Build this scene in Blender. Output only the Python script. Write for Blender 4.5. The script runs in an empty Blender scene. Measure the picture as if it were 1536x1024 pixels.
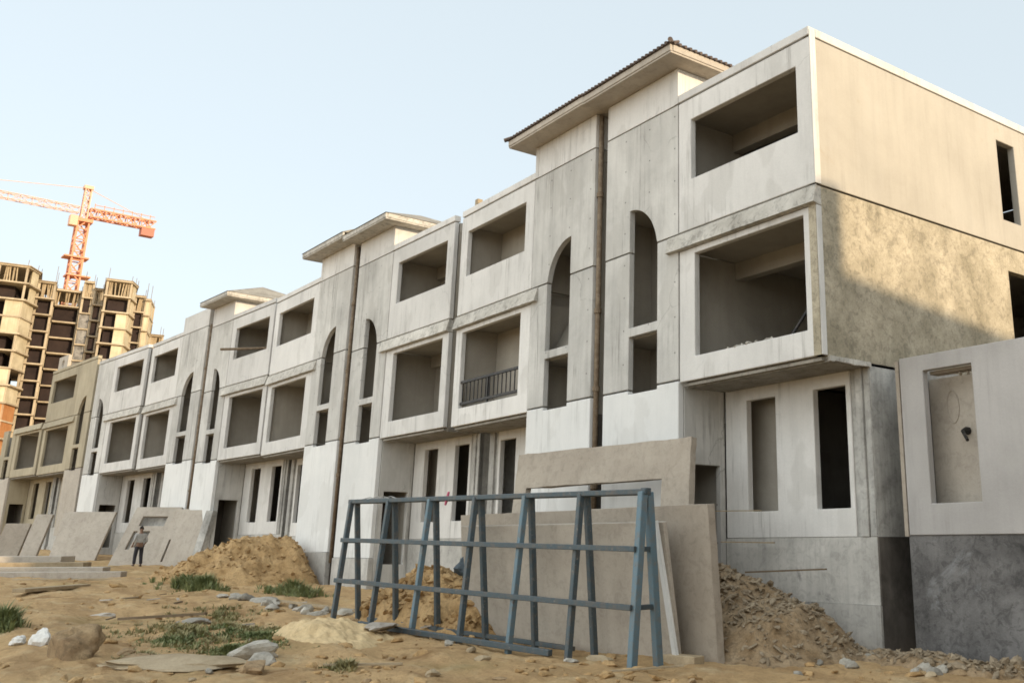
import bpy, bmesh, math, random
from mathutils import Vector, Matrix, Euler, noise
random.seed(7)
R = math.radians
PI = math.pi
sc = bpy.context.scene
COL = sc.collection

# ------------------------------------------------------------------ helpers
class MB:
    """collects boxes, bars and sheets; build() links them as ONE mesh object"""
    def __init__(self, T=None):
        self.bm = bmesh.new()
        self.T = T or (lambda u, v, z: (u, v, z))

    def v(self, u, v, z):
        return self.bm.verts.new(self.T(u, v, z))

    def f(self, vs):
        try:
            return self.bm.faces.new(vs)
        except ValueError:
            return None

    def hexa(self, p):
        q = [self.v(*a) for a in p]
        for a in ((0, 1, 2, 3), (4, 5, 6, 7), (0, 1, 5, 4), (1, 2, 6, 5), (2, 3, 7, 6), (3, 0, 4, 7)):
            self.f([q[i] for i in a])

    def box(self, u0, u1, v0, v1, z0, z1):
        self.hexa([(u0, v0, z0), (u1, v0, z0), (u1, v1, z0), (u0, v1, z0),
                   (u0, v0, z1), (u1, v0, z1), (u1, v1, z1), (u0, v1, z1)])
        return self

    def wall(self, a0, a1, z0, z1, t0, t1, holes=(), side=False):
        """panel in the a-z plane, thickness t0..t1; side=True swaps the axes (a runs along v)"""
        us = sorted(set([a0, a1] + [min(max(h[k], a0), a1) for h in holes for k in (0, 1)]))
        zs = sorted(set([z0, z1] + [min(max(h[k], z0), z1) for h in holes for k in (2, 3)]))
        nu, nz = len(us) - 1, len(zs) - 1
        def solid(i, j):
            if i < 0 or j < 0 or i >= nu or j >= nz: return False
            cu, cz = (us[i] + us[i + 1]) / 2, (zs[j] + zs[j + 1]) / 2
            return not any(h[0] < cu < h[1] and h[2] < cz < h[3] for h in holes)
        cache = {}
        def V(i, j, t):
            k = (i, j, t)
            if k not in cache:
                cache[k] = self.v(t, us[i], zs[j]) if side else self.v(us[i], t, zs[j])
            return cache[k]
        for i in range(nu):
            for j in range(nz):
                if not solid(i, j): continue
                for t in (t0, t1):
                    self.f([V(i, j, t), V(i + 1, j, t), V(i + 1, j + 1, t), V(i, j + 1, t)])
                for di, dj, e in ((-1, 0, ((i, j), (i, j + 1))), (1, 0, ((i + 1, j), (i + 1, j + 1))),
                                  (0, -1, ((i, j), (i + 1, j))), (0, 1, ((i, j + 1), (i + 1, j + 1)))):
                    if not solid(i + di, j + dj):
                        self.f([V(*e[0], t0), V(*e[1], t0), V(*e[1], t1), V(*e[0], t1)])
        return self

    def arch_fill(self, us, ut, zc, rz, zbot, ztop, t0, t1, n=14):
        """fills the corner above a quarter arch: springing at us, crown at ut"""
        pts = []
        for k in range(n + 1):
            a = PI / 2 * k / n
            u = ut + (us - ut) * math.cos(a)
            z = max(zc + rz * math.sin(a), zbot)
            pts.append((u, z))
        rows = [[(self.v(u, t, min(z, ztop - .002)), self.v(u, t, ztop)) for u, z in pts] for t in (t0, t1)]
        for k in range(n):
            for row in rows:
                self.f([row[k][0], row[k + 1][0], row[k + 1][1], row[k][1]])
            self.f([rows[0][k][0], rows[0][k + 1][0], rows[1][k + 1][0], rows[1][k][0]])
            self.f([rows[0][k][1], rows[0][k + 1][1], rows[1][k + 1][1], rows[1][k][1]])
        return self

    def bar(self, p, q, w, h=None, up=(0, 0, 1)):
        """square bar from p to q"""
        h = h or w
        p, q = Vector(p), Vector(q)
        d = (q - p).normalized()
        up = Vector(up)
        if abs(d.dot(up)) > .95: up = Vector((0, 1, 0))
        s = d.cross(up).normalized() * w / 2
        t = s.cross(d).normalized() * h / 2
        self.hexa([tuple(p - s - t), tuple(p + s - t), tuple(p + s + t), tuple(p - s + t),
                   tuple(q - s - t), tuple(q + s - t), tuple(q + s + t), tuple(q - s + t)])
        return self

    def tube(self, pts, r, n=8):
        rings = []
        pts = [Vector(p) for p in pts]
        for i, p in enumerate(pts):
            d = (pts[min(i + 1, len(pts) - 1)] - pts[max(i - 1, 0)]).normalized()
            up = Vector((0, 0, 1)) if abs(d.z) < .9 else Vector((0, 1, 0))
            s = d.cross(up).normalized(); t = s.cross(d)
            rr = r[i] if isinstance(r, (list, tuple)) else r
            rings.append([self.v(*(p + (s * math.cos(2 * PI * k / n) + t * math.sin(2 * PI * k / n)) * rr)) for k in range(n)])
        for a, b in zip(rings, rings[1:]):
            for k in range(n):
                self.f([a[k], a[(k + 1) % n], b[(k + 1) % n], b[k]])
        self.f(rings[0]); self.f(rings[-1])
        return self

    def prism(self, poly, z0, z1):
        a = [self.v(x, y, z0) for x, y in poly]; b = [self.v(x, y, z1) for x, y in poly]
        self.f(a); self.f(b)
        n = len(poly)
        for i in range(n):
            self.f([a[i], a[(i + 1) % n], b[(i + 1) % n], b[i]])
        return self

    def build(self, name, mat, parent=None, bevel=0, smooth=False):
        bmesh.ops.recalc_face_normals(self.bm, faces=self.bm.faces)
        me = bpy.data.meshes.new(name)
        self.bm.to_mesh(me); self.bm.free()
        if smooth:
            for p in me.polygons: p.use_smooth = True
        o = bpy.data.objects.new(name, me)
        if mat: me.materials.append(mat)
        COL.objects.link(o)
        if parent: o.parent = parent
        if bevel:
            m = o.modifiers.new('bevel', 'BEVEL'); m.width = bevel; m.segments = 1
            m.limit_method = 'ANGLE'; m.angle_limit = R(40)
        return o

def tag(o, label=None, cat=None, group=None, kind=None):
    if label: o['label'] = label
    if cat: o['category'] = cat
    if group: o['group'] = group
    if kind: o['kind'] = kind
    elif label: o['kind'] = 'thing'
    return o

def empty(name, loc, rz=0.0, label=None, cat=None, group=None):
    o = bpy.data.objects.new(name, None); COL.objects.link(o)
    o.location = loc; o.rotation_euler = (0, 0, rz); o.empty_display_size = .3
    return tag(o, label, cat, group)

# ------------------------------------------------------------------ materials
def nodes(name):
    m = bpy.data.materials.new(name); m.use_nodes = True
    nt = m.node_tree
    b = nt.nodes['Principled BSDF']
    return m, nt, b

def NN(nt, t, **kw):
    n = nt.nodes.new(t)
    for k, v in kw.items():
        if hasattr(n, k): setattr(n, k, v)
        else: n.inputs[k].default_value = v
    return n

def ramp(nt, src, stops):
    r = NN(nt, 'ShaderNodeValToRGB')
    e = r.color_ramp.elements
    while len(e) < len(stops): e.new(.5)
    for el, (p, c) in zip(e, stops):
        el.position = p; el.color = (c[0], c[1], c[2], 1) if isinstance(c, (tuple, list)) else (c, c, c, 1)
    nt.links.new(src, r.inputs[0])
    return r.outputs[0]

def mixc(nt, fac, a, b, mode='MIX'):
    m = NN(nt, 'ShaderNodeMix', data_type='RGBA', blend_type=mode)
    for i, s in ((0, fac), (6, a), (7, b)):
        if isinstance(s, (int, float)): m.inputs[i].default_value = s
        elif isinstance(s, (tuple, list)): m.inputs[i].default_value = (s[0], s[1], s[2], 1)
        else: nt.links.new(s, m.inputs[i])
    return m.outputs[2]

def coords(nt, scale=(1, 1, 1), rnd=True):
    tc = NN(nt, 'ShaderNodeTexCoord')
    mp = NN(nt, 'ShaderNodeMapping'); mp.inputs['Scale'].default_value = scale
    if rnd:
        oi = NN(nt, 'ShaderNodeObjectInfo')
        mu = NN(nt, 'ShaderNodeMath', operation='MULTIPLY'); mu.inputs[1].default_value = 37.0
        nt.links.new(oi.outputs['Random'], mu.inputs[0])
        ad = NN(nt, 'ShaderNodeVectorMath', operation='ADD')
        nt.links.new(tc.outputs['Object'], ad.inputs[0]); nt.links.new(mu.outputs[0], ad.inputs[1])
        nt.links.new(ad.outputs[0], mp.inputs[0])
    else:
        nt.links.new(tc.outputs['Object'], mp.inputs[0])
    return mp.outputs[0]

def tex(nt, co, scale, detail=6, rough=.6, dist=0):
    n = NN(nt, 'ShaderNodeTexNoise')
    n.inputs['Scale'].default_value = scale; n.inputs['Detail'].default_value = detail
    n.inputs['Roughness'].default_value = rough; n.inputs['Distortion'].default_value = dist
    nt.links.new(co, n.inputs['Vector'])
    return n.outputs[0]

def conc(name, ca, cb, patch=.7, streak=.25, grain=.12, spots=.0, bump=.15, rough=.9, vary=.10, bscale=18, stain=None, drips=0.0, cracks=0.0, holes=0.0):
    """cast concrete: cloudy patches, vertical rain streaks, grain, pits"""
    m, nt, b = nodes(name)
    co = coords(nt)
    c = mixc(nt, ramp(nt, tex(nt, co, patch, 5, .65, .4), ((.32, 0), (.68, 1))), ca, cb)
    cs = coords(nt, (3.2, 3.2, .22))
    c = mixc(nt, streak, c, ramp(nt, tex(nt, cs, 1.2, 5, .7), ((.30, .45), (.55, 1))), 'MULTIPLY')
    cj = coords(nt, (.55, .55, .55))
    c = mixc(nt, streak * .8, c, ramp(nt, tex(nt, cj, 1.1, 3, .5), ((.38, .72), (.52, 1))), 'MULTIPLY')
    c = mixc(nt, grain, c, ramp(nt, tex(nt, co, 26, 4, .8), ((.35, .4), (.65, 1.0))), 'MULTIPLY')
    if spots:
        vo = tex(nt, co, 5.5, 6, .75, .8)
        c = mixc(nt, spots, c, ramp(nt, vo, ((.40, .35), (.50, 1))), 'MULTIPLY')
    if stain:
        col, lo, hi = stain
        c = mixc(nt, ramp(nt, tex(nt, co, .9, 7, .7, .6), ((lo, 0), (hi, 1))), c, col)
    if drips:
        cd_ = coords(nt, (6.5, 6.5, .30))
        dm = ramp(nt, tex(nt, cd_, 1.0, 4, .75), ((.53, 0), (.64, 1)))
        big = ramp(nt, tex(nt, co, .42, 4, .6), ((.44, 0), (.60, 1)))
        fac = NN(nt, 'ShaderNodeMath', operation='MULTIPLY'); nt.links.new(dm, fac.inputs[0]); nt.links.new(big, fac.inputs[1])
        f2 = NN(nt, 'ShaderNodeMath', operation='MULTIPLY'); f2.inputs[1].default_value = drips; nt.links.new(fac.outputs[0], f2.inputs[0])
        c = mixc(nt, f2.outputs[0], c, (.17, .16, .145))
        # grey washed patches with firm borders, like rubbed in filler
        pm = ramp(nt, tex(nt, coords(nt, (.8, .8, .55)), 1.3, 3, .45, .2), ((.57, 0), (.60, 1)))
        c = mixc(nt, mixc(nt, drips * .55, (0, 0, 0), pm), c, (.40, .385, .355))
    if cracks:
        vo = NN(nt, 'ShaderNodeTexVoronoi', feature='DISTANCE_TO_EDGE'); vo.inputs['Scale'].default_value = .38
        wd = NN(nt, 'ShaderNodeVectorMath', operation='ADD')
        nz = NN(nt, 'ShaderNodeTexNoise'); nz.inputs['Scale'].default_value = 1.6; nz.inputs['Detail'].default_value = 6
        nt.links.new(co, nz.inputs['Vector']); nt.links.new(co, wd.inputs[0]); nt.links.new(nz.outputs['Color'], wd.inputs[1])
        nt.links.new(wd.outputs[0], vo.inputs['Vector'])
        cm = ramp(nt, vo.outputs['Distance'], ((.0, 1), (.009, 0)))
        gate = ramp(nt, tex(nt, co, .5, 2), ((.52, 0), (.58, 1)))
        c = mixc(nt, mixc(nt, 1.0, mixc(nt, cracks, (0, 0, 0), cm), gate, 'MULTIPLY'), c, (.10, .09, .08))
    if holes:
        tcx = NN(nt, 'ShaderNodeTexCoord')
        sc_ = NN(nt, 'ShaderNodeVectorMath', operation='MULTIPLY'); sc_.inputs[1].default_value = (1 / .95, 0, 1 / .8)
        fr = NN(nt, 'ShaderNodeVectorMath', operation='FRACTION'); sb = NN(nt, 'ShaderNodeVectorMath', operation='SUBTRACT'); sb.inputs[1].default_value = (.5, 0, .5)
        ln = NN(nt, 'ShaderNodeVectorMath', operation='LENGTH')
        nt.links.new(tcx.outputs['Object'], sc_.inputs[0]); nt.links.new(sc_.outputs[0], fr.inputs[0]); nt.links.new(fr.outputs[0], sb.inputs[0]); nt.links.new(sb.outputs[0], ln.inputs[0])
        c = mixc(nt, mixc(nt, holes, (0, 0, 0), ramp(nt, ln.outputs['Value'], ((.020, 1), (.030, 0)))), c, (.09, .085, .08))
    oi = NN(nt, 'ShaderNodeObjectInfo')
    mr = NN(nt, 'ShaderNodeMapRange'); mr.inputs[3].default_value = 1 - vary; mr.inputs[4].default_value = 1 + vary * .5
    nt.links.new(oi.outputs['Random'], mr.inputs[0])
    cb_ = NN(nt, 'ShaderNodeCombineColor')
    for i in range(3): nt.links.new(mr.outputs[0], cb_.inputs[i])
    c = mixc(nt, 1.0, c, cb_.outputs[0], 'MULTIPLY')
    nt.links.new(c, b.inputs['Base Color'])
    b.inputs['Roughness'].default_value = rough
    b.inputs['Specular IOR Level'].default_value = .25
    bp = NN(nt, 'ShaderNodeBump'); bp.inputs['Strength'].default_value = bump; bp.inputs['Distance'].default_value = .03
    nt.links.new(tex(nt, co, bscale, 6, .7), bp.inputs['Height'])
    nt.links.new(bp.outputs[0], b.inputs['Normal'])
    return m

M = {}
M['panel'] = conc('smooth white grey precast', (.58, .565, .54), (.71, .69, .66), streak=.12, patch=.4, drips=.45, cracks=.2)
M['stair'] = conc('grey precast with streaks', (.45, .437, .41), (.63, .614, .58), patch=.45, streak=.30, vary=.08, drips=.68, cracks=.4, holes=.7)
M['base'] = conc('pale smooth base panel', (.66, .66, .645), (.73, .725, .705), streak=.08, grain=.08, vary=.05, drips=.30)
M['beige'] = conc('beige unpainted panel', (.36, .31, .22), (.44, .385, .28), streak=.3)
M['shaded_int'] = conc('room concrete darkened as shade', (.10, .09, .078), (.16, .145, .125), streak=.3)  # darker copy of the room walls, shade put into the colour
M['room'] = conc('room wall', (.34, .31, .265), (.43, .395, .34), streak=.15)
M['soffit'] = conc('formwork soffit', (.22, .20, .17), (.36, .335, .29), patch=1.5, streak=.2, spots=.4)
M['ledge'] = conc('ledge', (.42, .395, .35), (.62, .59, .535), patch=1.5, streak=.25, spots=.5)
M['gable'] = conc('cream smooth gable', (.375, .348, .30), (.435, .405, .352), patch=.45, streak=.14, grain=.08, vary=.0, drips=.16, stain=((.34, .29, .225), .60, .82))
M['raw'] = conc('rough stained gable', (.31, .272, .195), (.55, .485, .37), patch=1.1, streak=.15, grain=.4, spots=.42, bump=.7, bscale=9, vary=0)
M['plinth'] = conc('grey plinth', (.42, .405, .375), (.56, .54, .50), patch=1.1, streak=.4, spots=.25, stain=((.13, .128, .125), .60, .72))
M['tar'] = conc('tarred plinth', (.088, .084, .082), (.22, .212, .207), patch=.8, streak=.45, spots=.5, bump=.5, stain=((.30, .31, .32), .60, .78))
M['tar_and_shade'] = conc('tar coat and slot shade', (.06, .052, .044), (.15, .132, .115), patch=1.2, streak=.3, bump=.4)  # tar on the plinths, stand-in shade on the slot blocking
M['dirty'] = conc('dirty grey', (.30, .29, .27), (.55, .535, .50), patch=.9, streak=.6, spots=.3)
M['tan'] = conc('tan precast slab', (.34, .292, .238), (.41, .358, .295), patch=1.0, streak=.15, spots=.2, stain=((.19, .17, .135), .62, .80))
M['tan_light'] = conc('pale precast slab', (.42, .372, .315), (.50, .45, .385), patch=1.2, streak=.15, spots=.2)
M['greypanel'] = conc('grey lilac panel', (.37, .352, .338), (.44, .42, .405), patch=.6, streak=.15, vary=.03, drips=.2)
M['tower'] = conc('tower concrete', (.33, .27, .19), (.52, .44, .32), patch=.35, streak=.35)
M['tower_grey'] = conc('tower grey core', (.13, .125, .12), (.36, .35, .335), patch=.6, streak=.3, spots=.5)
M['tower_shade'] = conc('tower interior coloured as shade', (.022, .015, .014), (.045, .03, .026), patch=.3)  # near black stands in for deep shade behind the open bays
M['cream'] = conc('tower infill', (.46, .39, .26), (.62, .55, .40), patch=.3, streak=.35)
M['brick'] = conc('tower brick infill', (.42, .17, .06), (.56, .28, .12), patch=.4, streak=.25, grain=.4)
M['dirt'] = conc('mound soil', (.37, .23, .10), (.56, .38, .19), patch=1.2, streak=0, grain=.5, spots=.45, bump=1, bscale=6, vary=0)
M['sand'] = conc('mound sand', (.56, .41, .225), (.64, .49, .28), patch=1.2, streak=0, grain=.3, spots=.2, bump=.8, bscale=6, vary=0)
M['rubble'] = conc('rubble soil', (.24, .158, .082), (.38, .285, .18), patch=2.2, streak=0, grain=.5, spots=.5, bump=1, bscale=7, vary=0)
M['stone'] = conc('broken concrete', (.30, .275, .23), (.48, .45, .39), patch=3, streak=0, grain=.3, spots=.3, bump=.6, vary=.25)
M['chip'] = conc('stone chips', (.20, .15, .095), (.38, .31, .22), patch=3, streak=0, grain=.3, spots=.3, bump=.5, vary=0)
M['rock'] = conc('earth clod', (.27, .18, .10), (.42, .30, .17), patch=3, streak=0, grain=.4, spots=.5, bump=1, bscale=8)
M['wood'] = conc('weathered board', (.30, .23, .14), (.46, .37, .25), patch=2, streak=.1, grain=.3, vary=.2)
M['wood_dark'] = conc('dark board', (.12, .085, .05), (.2, .15, .10), patch=2, streak=.1, grain=.3)
M['tile'] = conc('roof tile', (.10, .078, .068), (.18, .14, .12), patch=3, streak=.1, grain=.3)

def metal(name, c, c2, rough=.55, met=.3):
    m, nt, b = nodes(name)
    co = coords(nt)
    col = mixc(nt, ramp(nt, tex(nt, co, 7, 6, .75), ((.46, 0), (.68, 1))), c, c2)
    col = mixc(nt, ramp(nt, tex(nt, co, 16, 5, .8, .5), ((.60, 0), (.66, .75))), col, (.24, .225, .20))
    col = mixc(nt, ramp(nt, tex(nt, co, 3.3, 6, .75, .4), ((.62, 0), (.70, .8))), col, (.12, .07, .04))
    nt.links.new(col, b.inputs['Base Color'])
    b.inputs['Roughness'].default_value = rough; b.inputs['Metallic'].default_value = met
    return m
M['rack'] = metal('faded blue steel paint', (.058, .082, .096), (.11, .10, .088))
M['rack_light'] = metal('light blue steel paint', (.11, .175, .215), (.15, .155, .15))
M['rust'] = metal('rusty pipe', (.15, .105, .065), (.26, .20, .135), .8, .1)
M['black_metal'] = metal('black metal', (.015, .014, .014), (.05, .04, .035))
M['crane'] = metal('orange crane paint', (.60, .22, .10), (.60, .30, .18), .6, 0)
M['crane_light'] = metal('pale crane paint', (.66, .36, .24), (.62, .42, .30), .6, 0)
M['cw'] = metal('crane ballast', (.45, .17, .12), (.35, .14, .1), .8, 0)

def flat(name, c, rough=.8):
    m, nt, b = nodes(name)
    co = coords(nt)
    col = mixc(nt, ramp(nt, tex(nt, co, 9, 4, .6), ((.3, 0), (.7, 1))), tuple(x * .8 for x in c), tuple(min(1, x * 1.15) for x in c))
    nt.links.new(col, b.inputs['Base Color']); b.inputs['Roughness'].default_value = rough
    return m
M['skin'] = flat('skin', (.20, .115, .075)); M['shirt'] = flat('shirt', (.34, .33, .31)); M['trouser'] = flat('trousers', (.018, .017, .022))
M['hair'] = flat('hair', (.015, .012, .01)); M['shoe'] = flat('shoe', (.02, .018, .016))
M['cloth_pink'] = flat('pink cloth', (.45, .10, .16)); M['white_bit'] = flat('white litter', (.62, .60, .56))
M['barrel'] = flat('blue black sheet', (.06, .08, .095))

# grass
def grassmat(name, a, bcol):
    m, nt, b = nodes(name)
    co = coords(nt, rnd=False)
    c = mixc(nt, ramp(nt, tex(nt, co, 1.4, 3), ((.35, 0), (.65, 1))), a, bcol)
    nt.links.new(c, b.inputs['Base Color']); b.inputs['Roughness'].default_value = .7
    return m
M['grass'] = grassmat('green weeds', (.11, .14, .045), (.20, .21, .085))
M['drygrass'] = grassmat('dry grass', (.17, .16, .06), (.30, .25, .12))

# ground
def groundmat():
    m, nt, b = nodes('dry earth')
    co = coords(nt, rnd=False)
    c = mixc(nt, ramp(nt, tex(nt, co, .35, 6, .65, .5), ((.35, 0), (.65, 1))), (.60, .41, .215), (.49, .325, .165))
    c = mixc(nt, ramp(nt, tex(nt, co, 1.3, 6, .7, .3), ((.52, 0), (.66, .8))), c, (.62, .48, .29))
    c = mixc(nt, ramp(nt, tex(nt, co, .8, 6, .7, .6), ((.55, 0), (.66, .8))), c, (.28, .165, .075))
    c = mixc(nt, .35, c, ramp(nt, tex(nt, co, 9, 6, .8), ((.34, .35), (.6, 1))), 'MULTIPLY')
    c = mixc(nt, ramp(nt, tex(nt, coords(nt, (.22, .95, 1), False), 1.0, 6, .7, .4), ((.50, 0), (.66, .65))), c, (.30, .185, .09))
    # faint weeds growing thin over the flat near part
    c = mixc(nt, ramp(nt, tex(nt, coords(nt, (1, 1, 1), False), .28, 5, .6), ((.55, 0), (.68, .35))), c, (.17, .165, .06))
    nt.links.new(c, b.inputs['Base Color']); b.inputs['Roughness'].default_value = .97
    b.inputs['Specular IOR Level'].default_value = .1
    bp = NN(nt, 'ShaderNodeBump'); bp.inputs['Strength'].default_value = 1; bp.inputs['Distance'].default_value = .10
    nt.links.new(tex(nt, co, 5, 9, .75), bp.inputs['Height'])
    nt.links.new(bp.outputs[0], b.inputs['Normal'])
    return m
M['ground'] = groundmat()

# ------------------------------------------------------------------ ground
def base_h(x, y):
    t = -x - 10
    return .028 * (t if t > 3 else (0 if t < -3 else (t + 3) ** 2 / 12))

def gh(x, y):
    h = base_h(x, y)
    d = math.hypot(x, y)
    if d > 400: return h * max(0, 1 - (d - 400) / 600)
    n = noise.fractal(Vector((x * .22, y * .5, 3.1)), .9, 2.1, 4)
    h += .10 * n
    h += .06 * noise.fractal(Vector((x * 1.1, y * 1.9, 8.3)), .8, 2.2, 5)
    if d < 60: h += .03 * abs(noise.fractal(Vector((x * 3.7, y * 4.7, 5.3)), .8, 2.2, 3))
    # cart ruts running along the row
    rut = noise.noise(Vector((x * .06, y * .9, 1.7)))
    h -= .10 * max(0, rut - .15) * 2
    # ground levelled near the rack
    return h

def make_ground():
    bm = bmesh.new()
    angs = []
    a = -20.0
    while a < 95: angs.append(a); a += .22 if -3 < a < 66 else 1.5
    while a < 340: angs.append(a); a += 6
    rs = []
    r = 1.5
    while r < 5000:
        rs.append(r)
        r *= 1.013 if 9 < r < 75 else (1.05 if r < 300 else 1.2)
    grid = []
    for r in rs:
        row = []
        for a in angs:
            x, y = -r * math.cos(R(a)), r * math.sin(R(a))
            row.append(bm.verts.new((x, y, gh(x, y))))
        grid.append(row)
    n = len(angs)
    for i in range(len(rs) - 1):
        for k in range(n):
            bm.faces.new((grid[i][k], grid[i][(k + 1) % n], grid[i + 1][(k + 1) % n], grid[i + 1][k]))
    c = bm.verts.new((0, 0, gh(0, 0)))
    for k in range(n): bm.faces.new((c, grid[0][(k + 1) % n], grid[0][k]))
    bmesh.ops.recalc_face_normals(bm, faces=bm.faces)
    me = bpy.data.meshes.new('ground'); bm.to_mesh(me); bm.free()
    if me.polygons[0].normal.z < 0: me.flip_normals()
    for p in me.polygons: p.use_smooth = True
    me.materials.append(M['ground'])
    o = bpy.data.objects.new('ground', me); COL.objects.link(o)
    tag(o, kind='structure')
make_ground()

# ------------------------------------------------------------------ row houses
A0, A1 = 4.92, 6.0       # arched opening along the facade
def house(org, rz, s, kw, dz, label, upper=True, roof='tiles', gable=False, beige=False, tower=True, seed=0, lower_back=0, upper_back=0, railing=False, gapwall=False):
    rnd = random.Random(seed)
    H = empty('row_house', (org[0], org[1], 0), rz, label, 'house', 'row of unfinished three storey houses')
    kb, ks = kw[0] / 4.15, kw[1] / 2.85
    def T(u, v, z):
        x = u * kb if u <= 4.15 else kw[0] + (u - 4.15) * ks
        return (s * x, v, z + dz)
    def mb(): return MB(T)
    P = M['beige'] if beige else M['panel']; S = M['beige'] if beige else M['stair']
    top = 11.86 if upper else 8.27
    # third floor balcony panel
    if upper:
        mb().wall(.0, 4.13, 8.70, 11.85, 0, .15, [(.40, 3.70, 9.88, 11.33)]).build('upper_balcony_panel', P, H, .012)
        m = mb(); m.box(0, 4.13, -.015, .2, 11.89, 12.08)
        if gable: m.box(-.005, .2, .2, 12, 11.89, 12.08)
        m.build('parapet', P, H, .01)
    mb().wall(0, 4.13, 5.33, 8.26, .02, .17, [(.36, 3.62, 5.84, 8.13)]).build('lower_balcony_frame', P, H, .012)
    # rough edged ledge
    m = mb()
    n = 14
    for i in range(n):
        u0, u1 = -.04 + 4.54 * i / n, -.04 + 4.54 * (i + 1) / n
        j = .02 * rnd.random()
        m.hexa([(u0, -.13 + j, 8.27 + j), (u1, -.13 + j, 8.27 + j), (u1, .0, 8.27), (u0, .0, 8.27),
                (u0, -.02, 8.655), (u1, -.02, 8.655), (u1, .0, 8.655), (u0, .0, 8.655)])
    m.box(0, 4.13, .001, .16, 8.27, 8.655)
    m.build('ledge', M['beige'] if beige else M['ledge'], H)
    # slabs
    m = mb(); m.box(.02, 4.1, .19, 11.8, 5.27, 5.5); m.box(.10, 4.05, .10, .188, 5.24, 5.30); m.build('first_floor_slab', M['soffit'], H)
    # formwork lips under the balcony
    m = mb()
    for i in range(3):
        m.box(.03 + .03 * i, 4.08, .20 + .42 * i, .56 + .42 * i, 5.215 + .012 * i, 5.268)
    m.build('formwork_boards', M['soffit'], H)
    m = mb(); m.box(.02, 4.12, .19, 11.8, 8.30, 8.66); m.box(.21, 4.12, 1.7, 1.95, 7.9, 8.3); m.build('second_floor_slab', M['room'], H)
    if upper:
        m = mb(); m.box(.02, 7.0, .19, 11.8, 11.55, 11.87); m.box(.21, 4.12, 1.7, 1.95, 11.1, 11.55); m.build('roof_slab', M['room'], H)
    # walls of the rooms
    ztop = 11.54 if upper else 8.29
    m = mb()
    for (za, zb) in ((5.505, 8.295), (8.665, 11.545)):
        if zb > ztop + .01: continue
        m.wall(.19, 11.8, za, zb, 4.14, 4.30, side=True)
        if not gable: m.wall(.19, 11.8, za, zb, .03, .2, side=True)
        m.box(.21, 4.13, 6.0, 6.15, za, zb)
    m.build('room_wall', M['room'], H)
    m = mb()
    for (za, zb, lb) in ((5.505, 8.295, lower_back), (8.665, 11.545, upper_back)):
        if zb > ztop + .01 or not lb: continue
        if lb == 1:   # wall with door gap behind the balcony
            m.wall(.22, 4.12, za, zb, 1.3, 1.45, [(1.75, 2.25, za - 1, zb - .25)])
            m.box(1.62, 1.74, 1.24, 1.298, za, zb - .002); m.box(2.26, 2.34, 1.22, 1.298, za, zb - .002)
        elif lb == 2:
            m.wall(.22, 4.12, za, zb, 1.9, 2.05, [(.5, 1.2, za - 1, zb - .5)])
        elif lb == 3:
            m.wall(.22, 4.12, za, zb, 1.55, 1.69, [(2.9, 3.6, za - 1, zb - .6)])
    if len(m.bm.faces): m.build('balcony_back_wall', M['room'], H)
    else: m.bm.free()
    # end wall
    if gable:
        mb().wall(0.003, 12, 8.70, 11.85, .0, .18, [(6.52, 7.27, 9.35, 11.38)], side=True).build('upper_gable_wall', M['gable'], H, .01)
        m = mb(); m.wall(.0, 12, 5.33, 8.66, .015, .195, [(6.53, 7.65, 6.0, 8.1)], side=True); m.build('lower_gable_wall', M['raw'], H)
        # the pale corner strip, proud of the gable
        mb().box(-.02, .0, .0, .16, 8.70, 12.0).build('corner_strip', P, H)
        m = mb()
        for i in range(9):
            v0 = .18 + i * .13
            m.box(-.05 + .02 * rnd.random(), .02, v0, v0 + .125, 5.22 + .02 * rnd.random(), 5.328)
        m.build('broken_slab_edge', M['ledge'], H)
        mb().wall(1.36, 12, 2.1, 5.32, .02, .2, side=True).build('ground_gable_wall', M['dirty'], H)
        mb().wall(1.34, 12, -1, 2.098, .0, .2, side=True).build('tarred_gable_base', M['tar_and_shade'], H)
    else:
        mb().wall(1.36, 12, -1, 5.26, .03, .2, side=True).build('ground_side_wall', M['dirty'], H)
    # recessed ground floor
    mb().wall(.52, 4.14, 2.1, 5.25, 1.34, 1.5, [(.64, 1.50, 2.63, 4.98), (2.58, 3.46, 2.63, 4.98)]).build('ground_floor_wall', P, H, .012)
    m = mb(); m.box(.20, .36, 1.30, 1.5, 2.1, 5.25); m.box(.03, .17, 1.33, 1.5, 2.1, 5.25); m.box(.36, .52, 1.37, 1.5, 2.1, 5.25)
    m.build('corner_pilaster', M['dirty'], H, .008)
    mb().box(.03, 4.14, 1.325, 1.5, .9, 2.095).build('plinth', M['plinth'], H)
    mb().box(.01, 4.14, 1.29, 1.5, -1.2, .895).build('footing', M['plinth'], H)
    m = mb(); m.box(.21, 4.1, 1.51, 9, 2.0, 2.12); m.box(.21, 4.1, 7.0, 7.2, 2.13, 5.2); m.box(2.42, 2.56, 1.95, 7.0, 2.13, 5.2)
    m.build('ground_floor_room', M['shaded_int'], H)
    m = mb(); m.box(2.57, 4.1, 1.95, 2.1, 2.13, 5.19); m.box(4.11, 4.14, 1.51, 2.1, 2.13, 5.19); m.build('partition_wall', M['room'], H)
    # wall beside the recess, with the entrance
    m = mb(); m.wall(.16, 1.33, -1, 5.25, 4.15, 4.30, [(.33, 1.18, 1.3, 3.62)], side=True); m.build('entrance_wall', M['beige'] if beige else M['stair'], H, .01)
    # stair bay
    gap = .98
    m = mb(); mb().box(4.14, 7.02, -.035, .15, -1.2, 1.49).build('stair_plinth', M['plinth'], H, .012)
    m.wall(4.16, 7.0, 1.5, 5.36, 0, .15, [(A0, A1, 5.28, 6)]); m.build('base_panel', M['tan_light'] if beige else M['base'], H, .012)
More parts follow.
